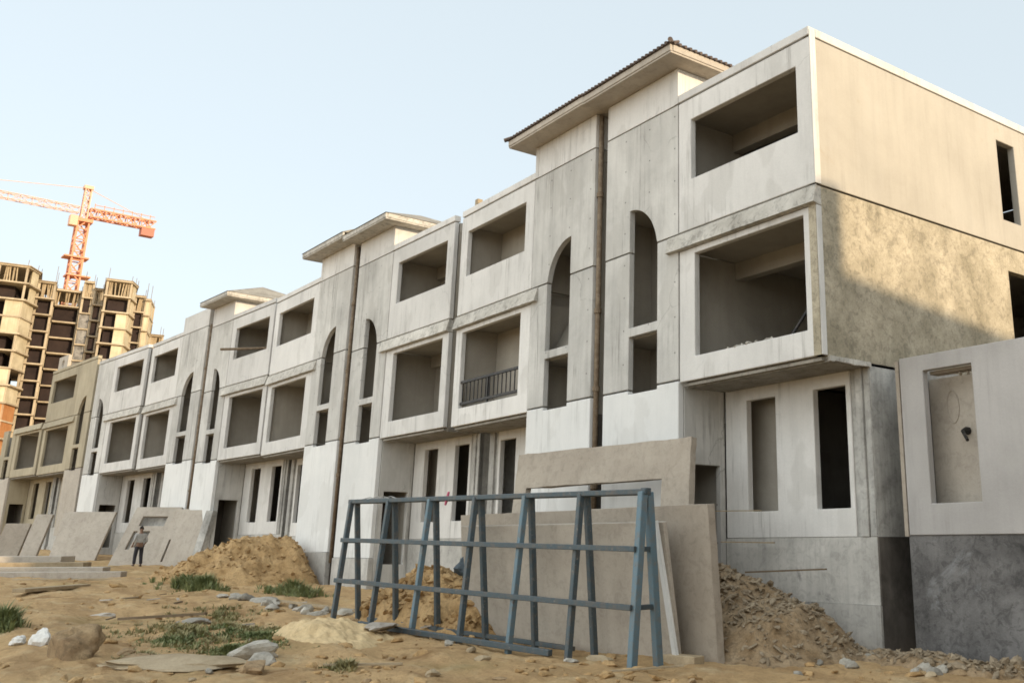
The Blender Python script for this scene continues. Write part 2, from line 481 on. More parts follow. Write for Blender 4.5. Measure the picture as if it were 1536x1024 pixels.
    m = mb(); m.wall(4.16, 7.0, 5.40, 8.66, .0, .15, [(A0, A1, 5.2, 6.62), (A0, A1, 6.83, 9)]); m.build('stair_panel', S, H, .01)
    if upper:
        m = mb()
        m.wall(4.16, 7.0, 8.70, 11.85, 0, .15, [(A0, A1, 8.0, 9.73)])
        m.arch_fill(A0, A1, 8.5, 1.23, 8.70, 9.73, 0, .15)
        m.build('arched_stair_panel', S, H)
    m = mb(); m.wall(.16, 11.8, 5.0, ztop, 6.84, 6.98, side=True); m.build('party_wall', M['room'], H)
    m = mb(); m.wall(.16, 11.8, -1, 4.998, 6.84, 6.98, side=True); m.box(6.2, 6.3, .17, 1.29, -1, 4.99); m.build('lobby_wall_and_shade_panel', M['shaded_int'], H)  # dark panel added and lower party wall darkened, so the entrance looks unlit
    m = mb(); m.wall(4.31, 6.83, -1, ztop, 1.3, 1.45); m.box(4.31, 6.83, .17, 1.29, 6.60, 6.80); m.box(4.31, 6.83, .17, 1.29, 5.0, 5.25)
    if upper: m.box(4.31, 6.83, .17, 1.29, 9.75, 9.95)
    m.hexa([(4.4, .6, 6.81), (5.6, .6, 6.81), (5.6, 1.28, 8.0), (4.4, 1.28, 8.0), (4.4, .6, 7.0), (5.6, .6, 7.0), (5.6, 1.28, 8.2), (4.4, 1.28, 8.2)])
    m.build('stair_flight', M['room'], H)
    if tower:
        m = mb(); m.wall(4.16, 7.0, 11.89, 12.8, 0, .14); m.wall(.142, 3.6, 11.89, 12.8, 4.16, 4.30, side=True); m.wall(.142, 3.6, 11.89, 12.8, 6.86, 7.0, side=True); m.box(4.31, 6.85, 3.45, 3.6, 11.89, 12.8)
        m.box(4.14, 4.28, -.012, .0, 11.89, 12.8)
        m.box(5.32, 5.36, -.006, .0, 11.89, 12.8)
        m.build('tower_wall', M['tower'] if False else P, H, .008)
    elif upper:
        mb().box(4.16, 7.0, -.012, .2, 11.89, 12.07).build('stair_parapet', S, H)
    if roof:
        e0, e1, v0, v1 = 3.66, 7.27, -.62, 4.4
        m = mb()
        m.box(e0, e1, v0, v1, 12.81, 12.86)
        m.box(e0, e1, v0 - .02, v0 + .06, 12.861, 13.02); m.box(e0 - .02, e0 + .06, v0 + .061, v1, 12.861, 13.02); m.box(e0 + .061, e1, v1 - .08, v1 + .02, 12.861, 13.02)
        m.build('eave', M['ledge'] if roof != 'tiles' else M['tan_light'], H, .008)
        m = mb()
        rz_, rv = 1.1, (v0 + v1) / 2
        hipu = e0 + (rv - v0)
        a = [(e0 - .04, v0 - .05, 13.03), (e1, v0 - .05, 13.03), (e1, rv, 13.03 + rz_), (hipu, rv, 13.03 + rz_), (e0 - .04, v1 + .05, 13.03), (e1, v1 + .05, 13.03)]
        q = [m.v(*p) for p in a]
        m.f([q[0], q[1], q[2], q[3]]); m.f([q[0], q[3], q[4]]); m.f([q[4], q[3], q[2], q[5]]); m.f([q[0], q[1], q[5], q[4]]); m.f([q[1], q[2], q[5]])
        ro = m.build('roof', M['tile'] if roof == 'tiles' else M['soffit'], H)
        if roof == 'tiles':
            m = mb()
            for i in range(24):
                u = e0 + (e1 - e0) * (i + .5) / 24
                m.tube([(u, v0 - .09, 13.04), (u, v0 + .3, 13.04 + .39 * rz_ / (rv - v0))], .036, 6)
            for i in range(32):
                v = v0 + (v1 - v0) * (i + .5) / 32
                m.tube([(e0 - .08, v, 13.04), (e0 + .3, v, 13.04 + .37 * rz_ / (rv - v0))], .036, 6)
            m.tube([(e0 - .1, v0 - .1, 13.06), (hipu, rv, 13.08 + rz_)], .06, 8)
            m.build('eave_tiles', M['tile'], ro)
    if railing:
        m = mb()
        for z in (6.62, 5.98): m.bar((.36, .10, z), (3.62, .10, z), .07, .07)
        for i in range(15):
            u = .45 + 3.1 * i / 14
            m.bar((u, .10, 5.98), (u, .10, 6.62), .025)
        for u in (1.9,): m.bar((u, .1, 5.84), (u, .1, 6.62), .05)
        m.build('railing', M['black_metal'], H)
    # rear wall and blocking of the slot to the neighbour
    m = mb(); m.box(.2, 6.98, 11.82, 12, -1, ztop); m.build('rear_wall', M['dirty'], H)
    m = mb(); m.box(7.0, 7.30, 3.2, 11, -1, 12.0 if upper else 8); m.build('slot_wall', M['shaded_int'], H)  # shade of the deep slot is in this wall's dark colour
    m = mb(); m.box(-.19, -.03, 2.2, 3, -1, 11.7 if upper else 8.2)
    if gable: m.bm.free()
    else: m.build('slot_blocking', M['tar_and_shade'], H)  # no tar here, the dark colour stands in for the slot's shade
    return H

def pair(P, Q, kscale):
    d = Vector((P[0] - Q[0], P[1] - Q[1]))
    return math.atan2(d.y, d.x)

# corner points of the row, pair by pair (right end, left end)
PAIRS = [((-12.0, 13.32), (-27.02, 13.32)),
         ((-27.40, 13.35), (-42.79, 12.76)),
         ((-43.19, 12.78), (-58.86, 11.22)),
         ((-59.26, 11.09), (-75.01, 8.88)),
         ((-76.2, 8.68), (-91.2, 6.2))]
# balcony and stair bay of the right house, slot, balcony and stair bay of the left house
WID = [((4.15, 2.82), .54, (4.36, 2.95)), ((4.32, 2.82), .58, (4.73, 3.05)), ((4.60, 2.60), .55, (4.55, 3.45)),
       ((5.05, 2.70), .42, (5.6, 3.0)), ((5.2, 2.8), .4, (5, 3))]
LAB = ['nearest house of the row, with the bare sunlit end wall and corner balconies',
       'second house from the right end, with the dark metal railing in its lower balcony',
       'third house from the right end, under the right half of the plain middle roof',
       'fourth house from the right end, its stair bay left of the second full height pipe',
       'house with the smallest overhanging roof, a pole sticking out of its upper balcony',
       'house whose stair tower has no roof yet, left of the smallest roofed tower',
       'pale house left of the roofless tower, behind the leaning slabs and the standing person',
       'beige unpainted house near the left edge, with round hole panel on its roof',
       'two storey beige shell at the left edge, lacking its third floor']
DZ = [0, .02, .08, .26, .36, .56, .62, 1.08, 1.15]
for i, (p, q) in enumerate(PAIRS):
    rz = math.atan2(p[1] - q[1], p[0] - q[0])
    h = 2 * i
    dv = Vector((q[0] - p[0], q[1] - p[1])).normalized()
    qq = Vector(p) + dv * (sum(WID[i][0]) + WID[i][1] + sum(WID[i][2])); q2 = (qq.x, qq.y)
    house(p, rz, -1, WID[i][0], DZ[h], LAB[h], gable=(i == 0), roof=('tiles' if i == 0 else 'plain') if i < 3 else None,
          tower=i < 3, beige=i == 4, upper=i < 4, seed=h, lower_back=[0, 2, 2, 3, 2][i], upper_back=[0, 2, 3, 2, 0][i])
    if h + 1 < 9 and i < 4:
        house(q2, rz, 1, WID[i][2], DZ[h + 1], LAB[h + 1], roof=('tiles' if i == 0 else 'plain') if i < 2 else None,
              tower=i < 3, beige=i == 3, seed=h + 1, railing=(i == 0), lower_back=[1, 3, 2, 2][i], upper_back=[1, 1, 2, 3][i])

# round hole panel on the roof of the beige house
o = empty('lifting_panel', (-75.3, 9.15, 13.14), R(8), 'pale square panel with a round hole, standing on the beige roof', 'concrete panel')
m = MB()
n = 24
for t0, t1 in ((0, .18),):
    ring = []
    for kx in range(n):
        a = 2 * PI * kx / n
        ca, sa = math.cos(a), math.sin(a)
        f_ = 1 / max(abs(ca), abs(sa))
        ring.append(((ca * .27, sa * .27), (ca * f_ * .95, sa * f_ * .52)))
    vs = [[(m.v(a[0], t, a[1] + .5), m.v(b[0], t, b[1] + .5)) for a, b in ring] for t in (t0, t1)]
    for kx in range(n):
        j = (kx + 1) % n
        for row in vs: m.f([row[kx][0], row[j][0], row[j][1], row[kx][1]])
        m.f([vs[0][kx][0], vs[0][j][0], vs[1][j][0], vs[1][kx][0]]); m.f([vs[0][kx][1], vs[0][j][1], vs[1][j][1], vs[1][kx][1]])
m.build('panel', M['tan_light'], o)

# rusty pipes in the slots
def slot_pipe(i, z0, z1, label):
    (p, q) = PAIRS[i]
    dv = Vector((q[0] - p[0], q[1] - p[1])).normalized()
    c = Vector(p) + dv * (sum(WID[i][0]) + WID[i][1] / 2)
    rz = math.atan2(p[1] - q[1], p[0] - q[0])
    o = empty('drain_pipe', (c.x, c.y, 0), rz, label, 'pipe', 'rusty pipes in the slots between houses')
    m = MB(); m.tube([(-.19, .12, z0), (-.19, .12, z1)], .065, 12); m.build('pipe', M['rust'], o, smooth=True)
    for z in (z1 - 2.2, (z0 + z1) / 2 + 1, 5.6 + DZ[2 * i], z0 + 3):
        MB().tube([(-.19, .12, z - .06), (-.19, .12, z + .06)], .09, 12).build('collar', M['rust'], o)
slot_pipe(0, .3, 12.78, 'full height rusty pipe in the slot under the large tiled roof')
slot_pipe(1, 1.4, 12.86, 'full height rusty pipe in the slot under the plain middle roof')
slot_pipe(2, 1.5, 12.5, 'thin rusty pipe in the slot beside the smallest roof')

# post standing up at the slot between second and third house
o = MB().box(-.09, .09, .5, .68, 8.6, 12.78).build('timber_post', M['wood'], None)
o.location = (-27.2, 13.45, 0)
tag(o, 'tall slim post standing in the slot, its sunlit tip above the roofline', 'post')
# prop leaning in the corner balcony
o = MB().tube([(-13.55, 13.75, 5.55), (-12.5, 14.9, 7.95)], .035, 8).build('steel_prop', M['black_metal'], None)
tag(o, 'dark slanting prop inside the lower balcony of the corner house', 'prop')
for j, (dx, r_) in enumerate(((-14.35, .07), (-13.95, .10), (-13.7, .06))):
    pass
o = MB().tube([(-47.1, 11.75, 10.62), (-45.2, 13.8, 10.66)], .06, 8).build('metal_pole', M['rust'], None)
tag(o, 'horizontal pole sticking out over the upper balcony sill', 'pole')

# ------------------------------------------------------------------ half built house at the right
H = empty('half_built_house', (-11.46, 14.86, 0), R(0.3), 'single storey grey house shell at the right edge, open to the sky', 'house')
b = MB(); b.wall(0, 7.5, 2.12, 5.34, 0, .16, [(.52, 1.56, 2.66, 5.05), (2.62, 3.6, 2.66, 5.05), (5.0, 6.0, 2.66, 5.05)]); b.build('front_panel', M['greypanel'], H, .01)
b = MB(); b.wall(.17, 9, 2.12, 5.2, .0, .16, side=True); b.wall(.05, 9, 2.12, 5.2, 7.34, 7.5, side=True) if False else None; b.build('side_panel', M['dirty'], H)
MB().box(-.03, 7.6, .03, .3, -1, 2.115).build('tarred_plinth', M['tar'], H)
MB().box(-.03, .2, .31, 9, -1, 2.115).build('tarred_side_plinth', M['tar_and_shade'], H)
MB().box(-.10, -.02, .0, .10, 2.1, 5.3).build('edge_strip', M['tan'], H)
b = MB(); b.box(.2, 7.3, .62, .78, 2.12, 4.98); b.build('inner_wall', M['tan_light'], H)
b = MB(); b.box(.2, 7.3, .17, .61, 2.0, 2.2); b.build('floor_slab', M['soffit'], H)
b = MB()
for j in range(3): b.tube([(1.1 + .16 * j, .35, 4.99), (1.1 + .16 * j, .35, 4.92)], .03, 6)
b.box(.5, 1.6, .25, .5, 5.0, 5.06); b.build('lintel', M['tan'], H)
b = MB(); b.tube([(.98, .61, 3.95), (.98, .55, 3.95), (1.0, .42, 3.93), (1.22, .22, 3.74)], [.075, .07, .035, .03], 8); b.build('spout_pipe', M['black_metal'], H)
b = MB()
for kx in range(20):   # scratched ring on the inner wall
    a, a2 = 2 * PI * kx / 20, 2 * PI * (kx + 1) / 20
    b.bar((.70 + .13 * math.cos(a), .612, 4.42 + .3 * math.sin(a)), (.70 + .13 * math.cos(a2), .612, 4.42 + .3 * math.sin(a2)), .02)
b.build('plaster_ring', M['tan_light'], H)

# neighbouring block out to the right: its shadow lies over the ground and the end wall
H = empty('neighbouring_block', (12, 0, 0), 0, 'three storey neighbouring block beyond the right edge, casting the long shadow', 'building')
b = MB(); b.box(0, 9, -14, 19.6, -1, 13.2); b.build('tall_block', M['panel'], H)
b = MB(); b.hexa([(0, 19.61, -1), (9, 19.61, -1), (9, 40, -1), (0, 40, -1), (0, 19.61, 12.25), (9, 19.61, 12.25), (9, 40, 10.3), (0, 40, 10.3)]); b.build('low_block', M['panel'], H)
b = MB(); b.box(0, 9, 18.9, 19.6, 13.21, 14.0); b.box(0, 9, -14, 18.89, 13.21, 13.6); b.build('parapet', M['panel'], H)
for j in range(6):
    for z in (2.6, 5.9, 9.2):
        y = -10 + j * 5
        b = MB(); b.box(-.05, -.003, y, y + 1.4, z, z + 1.8); b.build('window', M['black_metal'], H)

# ------------------------------------------------------------------ far towers under construction
TZ = R(83)
def tower(name, label, org, polys, zt, nf, seed, fh=3.2, corepad=2.2):
    """polys: list of (polygon, {edge index: (kind, a, b)}, floors cut off at top)"""
    rnd = random.Random(seed)
    H = empty('concrete_tower', (org[0], org[1], 0), TZ, label, 'tower', 'tower blocks under construction')
    for poly, spec, cut, pad in polys:
        n = len(poly)
        cx = sum(p[0] for p in poly) / n; cy = sum(p[1] for p in poly) / n
        def out(p, e):
            d = Vector((p[0] - cx, p[1] - cy)); l = d.length
            return (cx + d.x * (1 + e / l), cy + d.y * (1 + e / l))
        top = zt - cut * fh
        levels = [top - i * fh for i in range(nf)]
        for i, z in enumerate(levels):
            e = (.6 if i % 3 else .3) + rnd.uniform(-.15, .2)
            MB().prism([out(p, e) for p in poly], z - .28, z).build('floor_slab', M['tower'], H)
        b = MB(); b.prism([out(p, -pad) for p in poly], 0, top - fh - .4); b.build('shade_core', M['tower_shade'], H)
        b = MB()
        for i in range(n):
            p, q = Vector(poly[i]), Vector(poly[(i + 1) % n])
            m_ = max(1, round((q - p).length / 4.5))
            for j in range(m_):
                w = p.lerp(q, j / m_)
                w = Vector(out((w.x, w.y), -.3))
                b.box(w.x - .2, w.x + .2, w.y - .2, w.y + .2, 0, top - .285)
        b.build('columns', M['tower'], H)
        wl = {}
        for i, sp in spec.items():
            p, q = Vector(poly[i]), Vector(poly[(i + 1) % n])
            for (kind, a, c, f0, f1) in sp:
                P_, Q_ = p.lerp(q, a), p.lerp(q, c)
                d = (Q_ - P_).normalized(); nr = Vector((d.y, -d.x))
                ins = Vector((cx, cy)) - (P_ + Q_) / 2
                if nr.dot(ins) < 0: nr = -nr
                run = 0
                for fl in range(f0, f1):
                    if rnd.random() < .12 and kind != 'tower_grey':
                        run += 1
                        continue
                    z1 = top - fl * fh - .285; z0 = top - (fl + 1) * fh + .002
                    b = wl.setdefault((kind if kind != 'auto' else ('brick' if z0 < 25 else 'cream'), i, a, run), MB())
                    o2 = nr * .05; o3 = nr * .3
                    b.hexa([(*(P_ + o2), z0), (*(Q_ + o2), z0), (*(Q_ + o3), z0), (*(P_ + o3), z0),
                            (*(P_ + o2), z1), (*(Q_ + o2), z1), (*(Q_ + o3), z1), (*(P_ + o3), z1)])
        for (kd, _, _, _), b in wl.items(): b.build({'brick': 'brick_infill', 'cream': 'rendered_infill', 'tower_grey': 'lift_shaft'}[kd], M[kd], H)
        # props under the newest slab, reinforcement above it
        for i in range(30):
            e = rnd.randrange(n)
            w = Vector(poly[e]).lerp(Vector(poly[(e + 1) % n]), rnd.random()) if i > 7 else Vector(poly[0]).lerp(Vector(poly[1]), rnd.random())
            w = Vector(out((w.x, w.y), -.5))
            MB().bar((w.x + rnd.uniform(-.3, .3), w.y, top - fh), (w.x, w.y, top - .29), .2).build('prop', M['wood'], H)
        for i in range(5):
            w = Vector(poly[i % n]); w = Vector(out((w.x, w.y), -.4))
            MB().bar((w.x, w.y, top), (w.x + .05, w.y, top + rnd.uniform(1.2, 3.6)), .09).build('starter_bar', M['rust'], H)
        b = MB(); b.prism([out(p, .5) for p in poly], top + .002, top + .16); b.build('formwork_deck', M['wood'], H)
    return H
A_ORG = (-215.1, 13.3)
tower('a', 'left tower block with orange brick lower floors, at the left edge', A_ORG, [
    ([(-9, 0), (4.7, 0), (6.4, 4.5), (6.4, 16), (-9, 16)],
     {0: [('auto', .80, .98, 2, 16)], 1: [('auto', 0, 1, 2, 16), ('cream', .5, 1, 0, 2)]}, 0, 3.0),
    ([(6.5, 5.5), (9.3, 5.5), (9.6, 16), (6.5, 16)], {1: [('cream', .1, .5, 0, 9)]}, .4, 1.35)], 53.0, 17, 1)
tower('m', 'grey middle tower block set back between the two lit towers, below the crane', A_ORG, [
    ([(9.2, 11), (14.0, 11), (14.0, 21), (9.2, 21)], {}, .9, 1.1),
    ([(14.1, 9.5), (15.8, 9.5), (15.8, 19), (14.1, 19)], {0: [('tower_grey', 0, 1, 2, 15)], 1: [('tower_grey', 0, 1, 2, 15)], 3: [('tower_grey', 0, 1, 2, 15)]}, .3, .4)], 54.6, 16, 2)
tower('b', 'right tower block with cream infill walls, just above the pale row houses', A_ORG, [
    ([(16.0, 9), (17.6, 9), (17.6, 20), (16.0, 20)], {}, .35, .5),
    ([(17.8, 4), (22.2, 4), (23.3, 8), (23.3, 18), (17.8, 18)],
     {0: [('auto', .55, .98, 2, 14)], 1: [('cream', 0, 1, 2, 14), ('cream', .5, 1, 0, 2)]}, 0, 1.6),
    ([(23.4, 9), (25.2, 9), (25.2, 18), (23.4, 18)], {}, .5, .7),
    ([(25.3, 8.5), (26.2, 8.5), (27.4, 15), (25.3, 15)], {0: [('cream', .1, 1, 0, 14)], 1: [('cream', 0, 1, 0, 14)]}, .7, .7)], 53.4, 14, 3)
tower('s', 'small dark tower top peeping above the pale roofline, right of the lit towers', A_ORG, [
    ([(27.3, 14), (29.8, 14), (29.8, 22), (27.3, 22)], {}, 0, .9)], 45.0, 6, 4)

# ------------------------------------------------------------------ tower crane
def lattice(m, p, q, w, n, t=.16, up=(0, 0, 1)):
    p, q = Vector(p), Vector(q)
    d = (q - p).normalized(); up = Vector(up)
    if abs(d.dot(up)) > .95: up = Vector((0, 1, 0))
    s = d.cross(up).normalized() * w / 2; r = s.cross(d).normalized() * w / 2
    cs = (s + r, s - r, -s - r, -s + r)
    for c in cs: m.bar(p + c, q + c, t)
    for i in range(n):
        a, b = p.lerp(q, i / n), p.lerp(q, (i + 1) / n)
        for j in range(4):
            c, e = cs[j], cs[(j + 1) % 4]
            m.bar(a + c, b + e if i % 2 else b + c, t * .6) if False else m.bar(a + (c if i % 2 else e), b + (e if i % 2 else c), t * .65)
            m.bar(a + c, a + e, t * .6)
CR = empty('tower_crane', (-240.2, 28.27, 0), R(94), 'orange tower crane with long jib, rising behind the towers', 'crane')
CR.scale = (1.075, 1.075, 1.075)
m = MB(); lattice(m, (0, 0, 0), (0, 0, 66.4), 2.0, 30, .34); m.build('mast', M['crane'], CR)
for bx in ((-1.6, 1.6, -1.6, 1.6, 65.6, 66.3), (-2.4, 2.0, -1.5, 1.5, 58.0, 58.3), (-1.5, 2.8, -1.5, 1.5, 54.2, 54.5)):
    MB().box(*bx).build('platform', M['crane'], CR)
m = MB(); lattice(m, (0, 0, 66.5), (.1, 0, 73.2), 1.1, 5, .22); m.box(-.8, .9, -.8, .8, 72.9, 73.6); m.build('apex', M['crane_light'], CR)
m = MB(); lattice(m, (-1.0, 0, 68.2), (-46, 0, 68.2), 1.25, 22, .13); m.build('jib', M['crane_light'], CR)
m = MB(); lattice(m, (1.0, 0, 68.0), (13.4, 0, 68.0), 1.7, 9, .28)
for j in range(7): m.bar((1.6 + 1.75 * j, -.9, 68.8), (1.6 + 1.75 * j, -.9, 70.0), .12)
m.bar((1.5, -.9, 69.7), (13.0, -.9, 69.7), .12)
m.build('counter_jib', M['crane'], CR)
m = MB(); m.box(10.8, 13.3, -.9, .9, 65.4, 67.1); m.build('counterweight', M['cw'], CR)
m = MB(); m.box(-2.6, -1.1, -1.8, -.2, 64.4, 66.6); m.build('cab', M['crane_light'], CR, .1)
m = MB(); m.bar((0, 0, 73.2), (-30, 0, 69.0), .1); m.bar((0, 0, 73.2), (12, 0, 68.9), .1); m.build('tie_bar', M['crane_light'], CR)

# ------------------------------------------------------------------ steel storage rack
RA, RB = Vector((-13.23, 10.2, 0)), Vector((-22.05, 8.72, 0))
ax = (RB - RA).normalized(); pn = Vector((ax.y, -ax.x, 0))
if pn.y > 0: pn = -pn      # towards the camera
RK = empty('panel_rack', (RA.x, RA.y, 0), 0, 'long blue steel rack of seven A frames standing on bare earth', 'rack')
def rk(t, side, f):     # t along the rack, side -1 near +1 far, f height fraction
    c = RA.lerp(RB, t)
    zb = .06 + .28 * t; zt = 2.80 + .10 * t
    sp = (.31 * (1 - f) + .07 * f)
    p = c - pn * sp * side
    return Vector((p.x - RA.x, p.y - RA.y, zb + (zt - zb) * f))
for i in range(7):
    t = i / 6
    jit = random.uniform(-.006, .006)
    for side in (-1, 1):
        if i == 6 and side == 1: pass
        m = MB(); m.bar(rk(t + jit, side, -.03), rk(t, side, 1), .13 if i == 0 else .105, .13 if i == 0 else .105)
        m.build('leg', M['rack_light'] if (i == 0 or (i in (2, 4) and side == -1)) else M['rack'], RK, .01)
m = MB(); a, b_ = rk(-.01, -1, 1), rk(1.01, -1, 1); m.bar(a, b_, .08, .09); m.bar(rk(0, -1, 1), rk(0, 1, 1), .13, .13); m.build('ridge_beam', M['rack'], RK, .01)
m = MB(); m.bar(rk(0, 1, 1), rk(1, 1, 1), .08, .10); m.build('rear_ridge_beam', M['rack'], RK, .01)
for f in (.665, .335):
    m = MB()
    a, b_ = rk(0, -1, f), rk(1, -1, f + .01)
    off = -pn * -.09
    m.bar(a + pn * .09, b_ + pn * .09, .07, .09)
    m.build('side_rail', M['rack'], RK, .008)
    for t in (0, 1):
        m = MB(); m.bar(rk(t, -1, f), rk(t, 1, f), .07, .08); m.build('end_rail', M['rack'], RK, .008)
m = MB(); m.bar(rk(.20, -1, .03) + pn * .1, rk(.86, -1, .035) + pn * .1, .10, .10); m.build('bottom_rail', M['rack'], RK, .008)
m = MB(); m.bar(rk(.22, 1, .03), rk(.95, 1, .035), .08, .08); m.build('rear_bottom_rail', M['rack'], RK, .008)
# twist of wire and a pink rag tied to the ridge
m = MB()
for j in range(4):
    t0 = .80 + .03 * j
    m.tube([rk(t0, -1, 1.01), rk(t0 + .05, 1, 1.035), rk(t0 + .1, -1, 1.0), rk(t0 + .14, 1, 1.02)], .011, 5)
o = m.build('wire_tie', M['dirty'], None); o.location = RK.location
tag(o, 'tangled pale wire wound over the left part of the rack ridge', 'wire')
m = MB(); m.tube([rk(.60, -1, 1.05), rk(.603, -1, 1.0), rk(.607, -1, .95)], [.022, .035, .02], 7)
o = m.build('rag', M['cloth_pink'], None); o.location = RK.location; tag(o, 'small pink rag tied on the rack ridge', 'rag')

# ------------------------------------------------------------------ precast panels standing on the ground
def slab(name, p, q, height, lean, th, mat, label, holes=(), z0=None, rough=.0, group=None, seed=0, cut=None, cat='concrete panel'):
    """panel from p to q along its foot (p = right end seen from the camera); lean in metres, + away from the camera"""
    p, q = Vector((*p, 0)), Vector((*q, 0))
    d = q - p; L = d.length; rz = math.atan2(-d.y, -d.x)       # local x points to the right, origin at left end
    if z0 is None: z0 = min(gh(p.x, p.y), gh(q.x, q.y)) - .08
    ang = math.atan2(lean, height)
    o = empty(name, (q.x, q.y, z0), rz, label, cat, group)
    c, s_ = math.cos(ang), math.sin(ang)
    tl, tr = (cut or (0, 0))
    def T(u, v, z):
        k = z / height
        u = u + (tl * k * (1 - u / L)) + tr * k * (u / L)
        return (u, v * c + z * s_, z * c - v * s_)
    m = MB(T)
    m.wall(0, L, 0, height, 0, th, holes)
    bmesh.ops.remove_doubles(m.bm, verts=m.bm.verts, dist=1e-5)
    if rough:
        bmesh.ops.subdivide_edges(m.bm, edges=m.bm.edges, cuts=11, use_grid_fill=True)
        for v in m.bm.verts:
            n_ = noise.noise_vector(v.co * 2.2 + Vector((seed, 0, 0))) * rough * .4
            n2 = noise.noise_vector(v.co * 7 + Vector((seed, 5, 0))) * rough * .6
            v.co += Vector((n_.x + n2.x, (n_.y + n2.y) * .25, n_.z + n2.z))
    m.build('slab', mat, o, .012 if not rough else 0)
    return o
slab('wall_panel', (-12.78, 11.38), (-20.9, 11.0), 2.62, -.22, .16, M['tan'], 'widest tan wall panel, propped behind the blue rack', z0=.0, rough=.025, seed=1)
slab('wall_panel', (-13.32, 11.0), (-18.75, 10.05), 2.30, -.42, .09, M['tan_light'], 'lower tan panel leaning inside the rack, in front of the widest panel', z0=.06, seed=2)
slab('wall_panel', (-14.42, 12.0), (-20.0, 11.35), 4.0, .5, .15, M['tan'], 'tall tan panel with a window cut out, rising behind the blue rack', holes=[(.42, 4.85, .55, 3.22)], z0=.02, rough=.03, seed=3, cut=(-.15, -.25))
# pale batten added for the bright edge of the lower panel, block at its foot
o = MB().bar((-13.2, 10.84, .1), (-13.36, 10.5, 2.34), .11, .05).build('added_edge_batten', M['base'], None)
tag(o, 'pale upright batten standing in for the bright right edge of the lower tan panel', 'batten')
o = MB().box(-.33, .33, -.14, .14, 0, .16).build('timber_block', M['wood'], None, .01); o.location = (-13.1, 10.9, .06); o.rotation_euler = (0, 0, R(12))
tag(o, 'short timber block lying at the foot of the widest tan panel', 'timber')

G7 = 'slabs leaning near the far houses'
slab('wall_panel', (-57.2, 9.65), (-58.6, 7.85), 2.55, .8, .16, M['tan_light'], 'plain grey square slab leaning left of the standing person', group=G7, seed=4, cut=(.05, .35))
slab('wall_panel', (-50.6, 10.95), (-51.9, 9.3), 2.85, 0.9, .18, M['tan_light'], 'leaning slab with window openings behind the standing person', holes=[(.40, .58, .85, 1.7), (.75, 1.15, .95, 1.7), (.5, 1.65, 1.95, 2.4)], group=G7, seed=5, cut=(.55, .55))
slab('wall_panel', (-51.0, 11.15), (-52.3, 9.5), 2.6, 0.9, .18, M['dirty'], 'plain dark slab added behind the slab with window openings to darken them', group=G7, seed=15, cut=(.5, .5))  # backing slab added so the openings in front look dark
slab('wall_panel', (-50.0, 11.5), (-50.7, 10.9), 2.7, 0.6, .18, M['tan_light'], 'narrow slab with a notch, right of the slab with window openings', holes=[(.3, .65, .3, 1.3)], group=G7, seed=6, cut=(.4, .4))
slab('wall_panel', (-48.3, 11.85), (-49.8, 11.0), 2.7, 0.55, .16, M['tan_light'], 'plain leaning slab left of the earth mound', group=G7, seed=7, cut=(.4, .3))
slab('wall_panel', (-47.6, 11.95), (-48.0, 11.75), 2.6, 0.35, .25, M['dirty'], 'thin dark edged slab standing closest to the earth mound', group=G7, seed=8, cut=(.3, .3))
slab('wall_panel', (-59.6, 7.4), (-60.1, 6.75), 2.4, .6, .18, M['tan_light'], 'narrow upright slab left of the plain square slab', group=G7, seed=9, cut=(.25, .25))
slab('wall_panel', (-60.3, 6.7), (-61.0, 5.7), 1.9, .5, .16, M['tan'], 'short slab before the beige house plinth', group=G7, seed=10, cut=(.2, .2))

# boards and slabs laid flat on the left
BG = 'long pale slabs lying on the ground at the left'
def board(p, q, w, z, th, mat, label, group=None, name='flat_slab', cat='slab'):
    p, q = Vector(p), Vector(q); d = q - p
    o = MB().box(0, d.length, -w / 2, w / 2, 0, th).build(name, mat, None, .01)
    o.location = (p.x, p.y, z); o.rotation_euler = (0, 0, math.atan2(d.y, d.x))
    return tag(o, label, cat, group)
board((-43.6, 2.4), (-41.3, 8.0), 1.0, .86, 0.22, M['tan_light'], 'lowest and nearest of the flat slabs in the left stack', BG)
board((-45.6, 2.2), (-43.4, 7.8), 1.3, .98, 0.23, M['tan_light'], 'second flat slab of the left stack, a step above the nearest', BG)
board((-47.6, 2.0), (-45.6, 7.5), 1.5, 1.13, 0.23, M['wood'], 'third flat slab of the left stack, tan and narrow', BG)
board((-50.4, 1.6), (-48.2, 7.2), 2.2, 1.34, 0.24, M['tan_light'], 'topmost flat slab of the left stack', BG)
board((-53.5, 2.6), (-52.6, 5.0), 1.4, 1.52, .12, M['wood'], 'farthest short slab lying behind the left stack', BG)
board((-41.9, 2.6), (-39.6, 8.3), .7, .78, .10, M['wood'], 'thin tan board edging the left slab stack towards the viewer', BG, 'plank', 'plank')
board((-33.2, 3.9), (-36.4, 6.0), .35, .72, .10, M['wood'], 'loose plank lying askew before the slab stack', None, 'plank', 'plank')

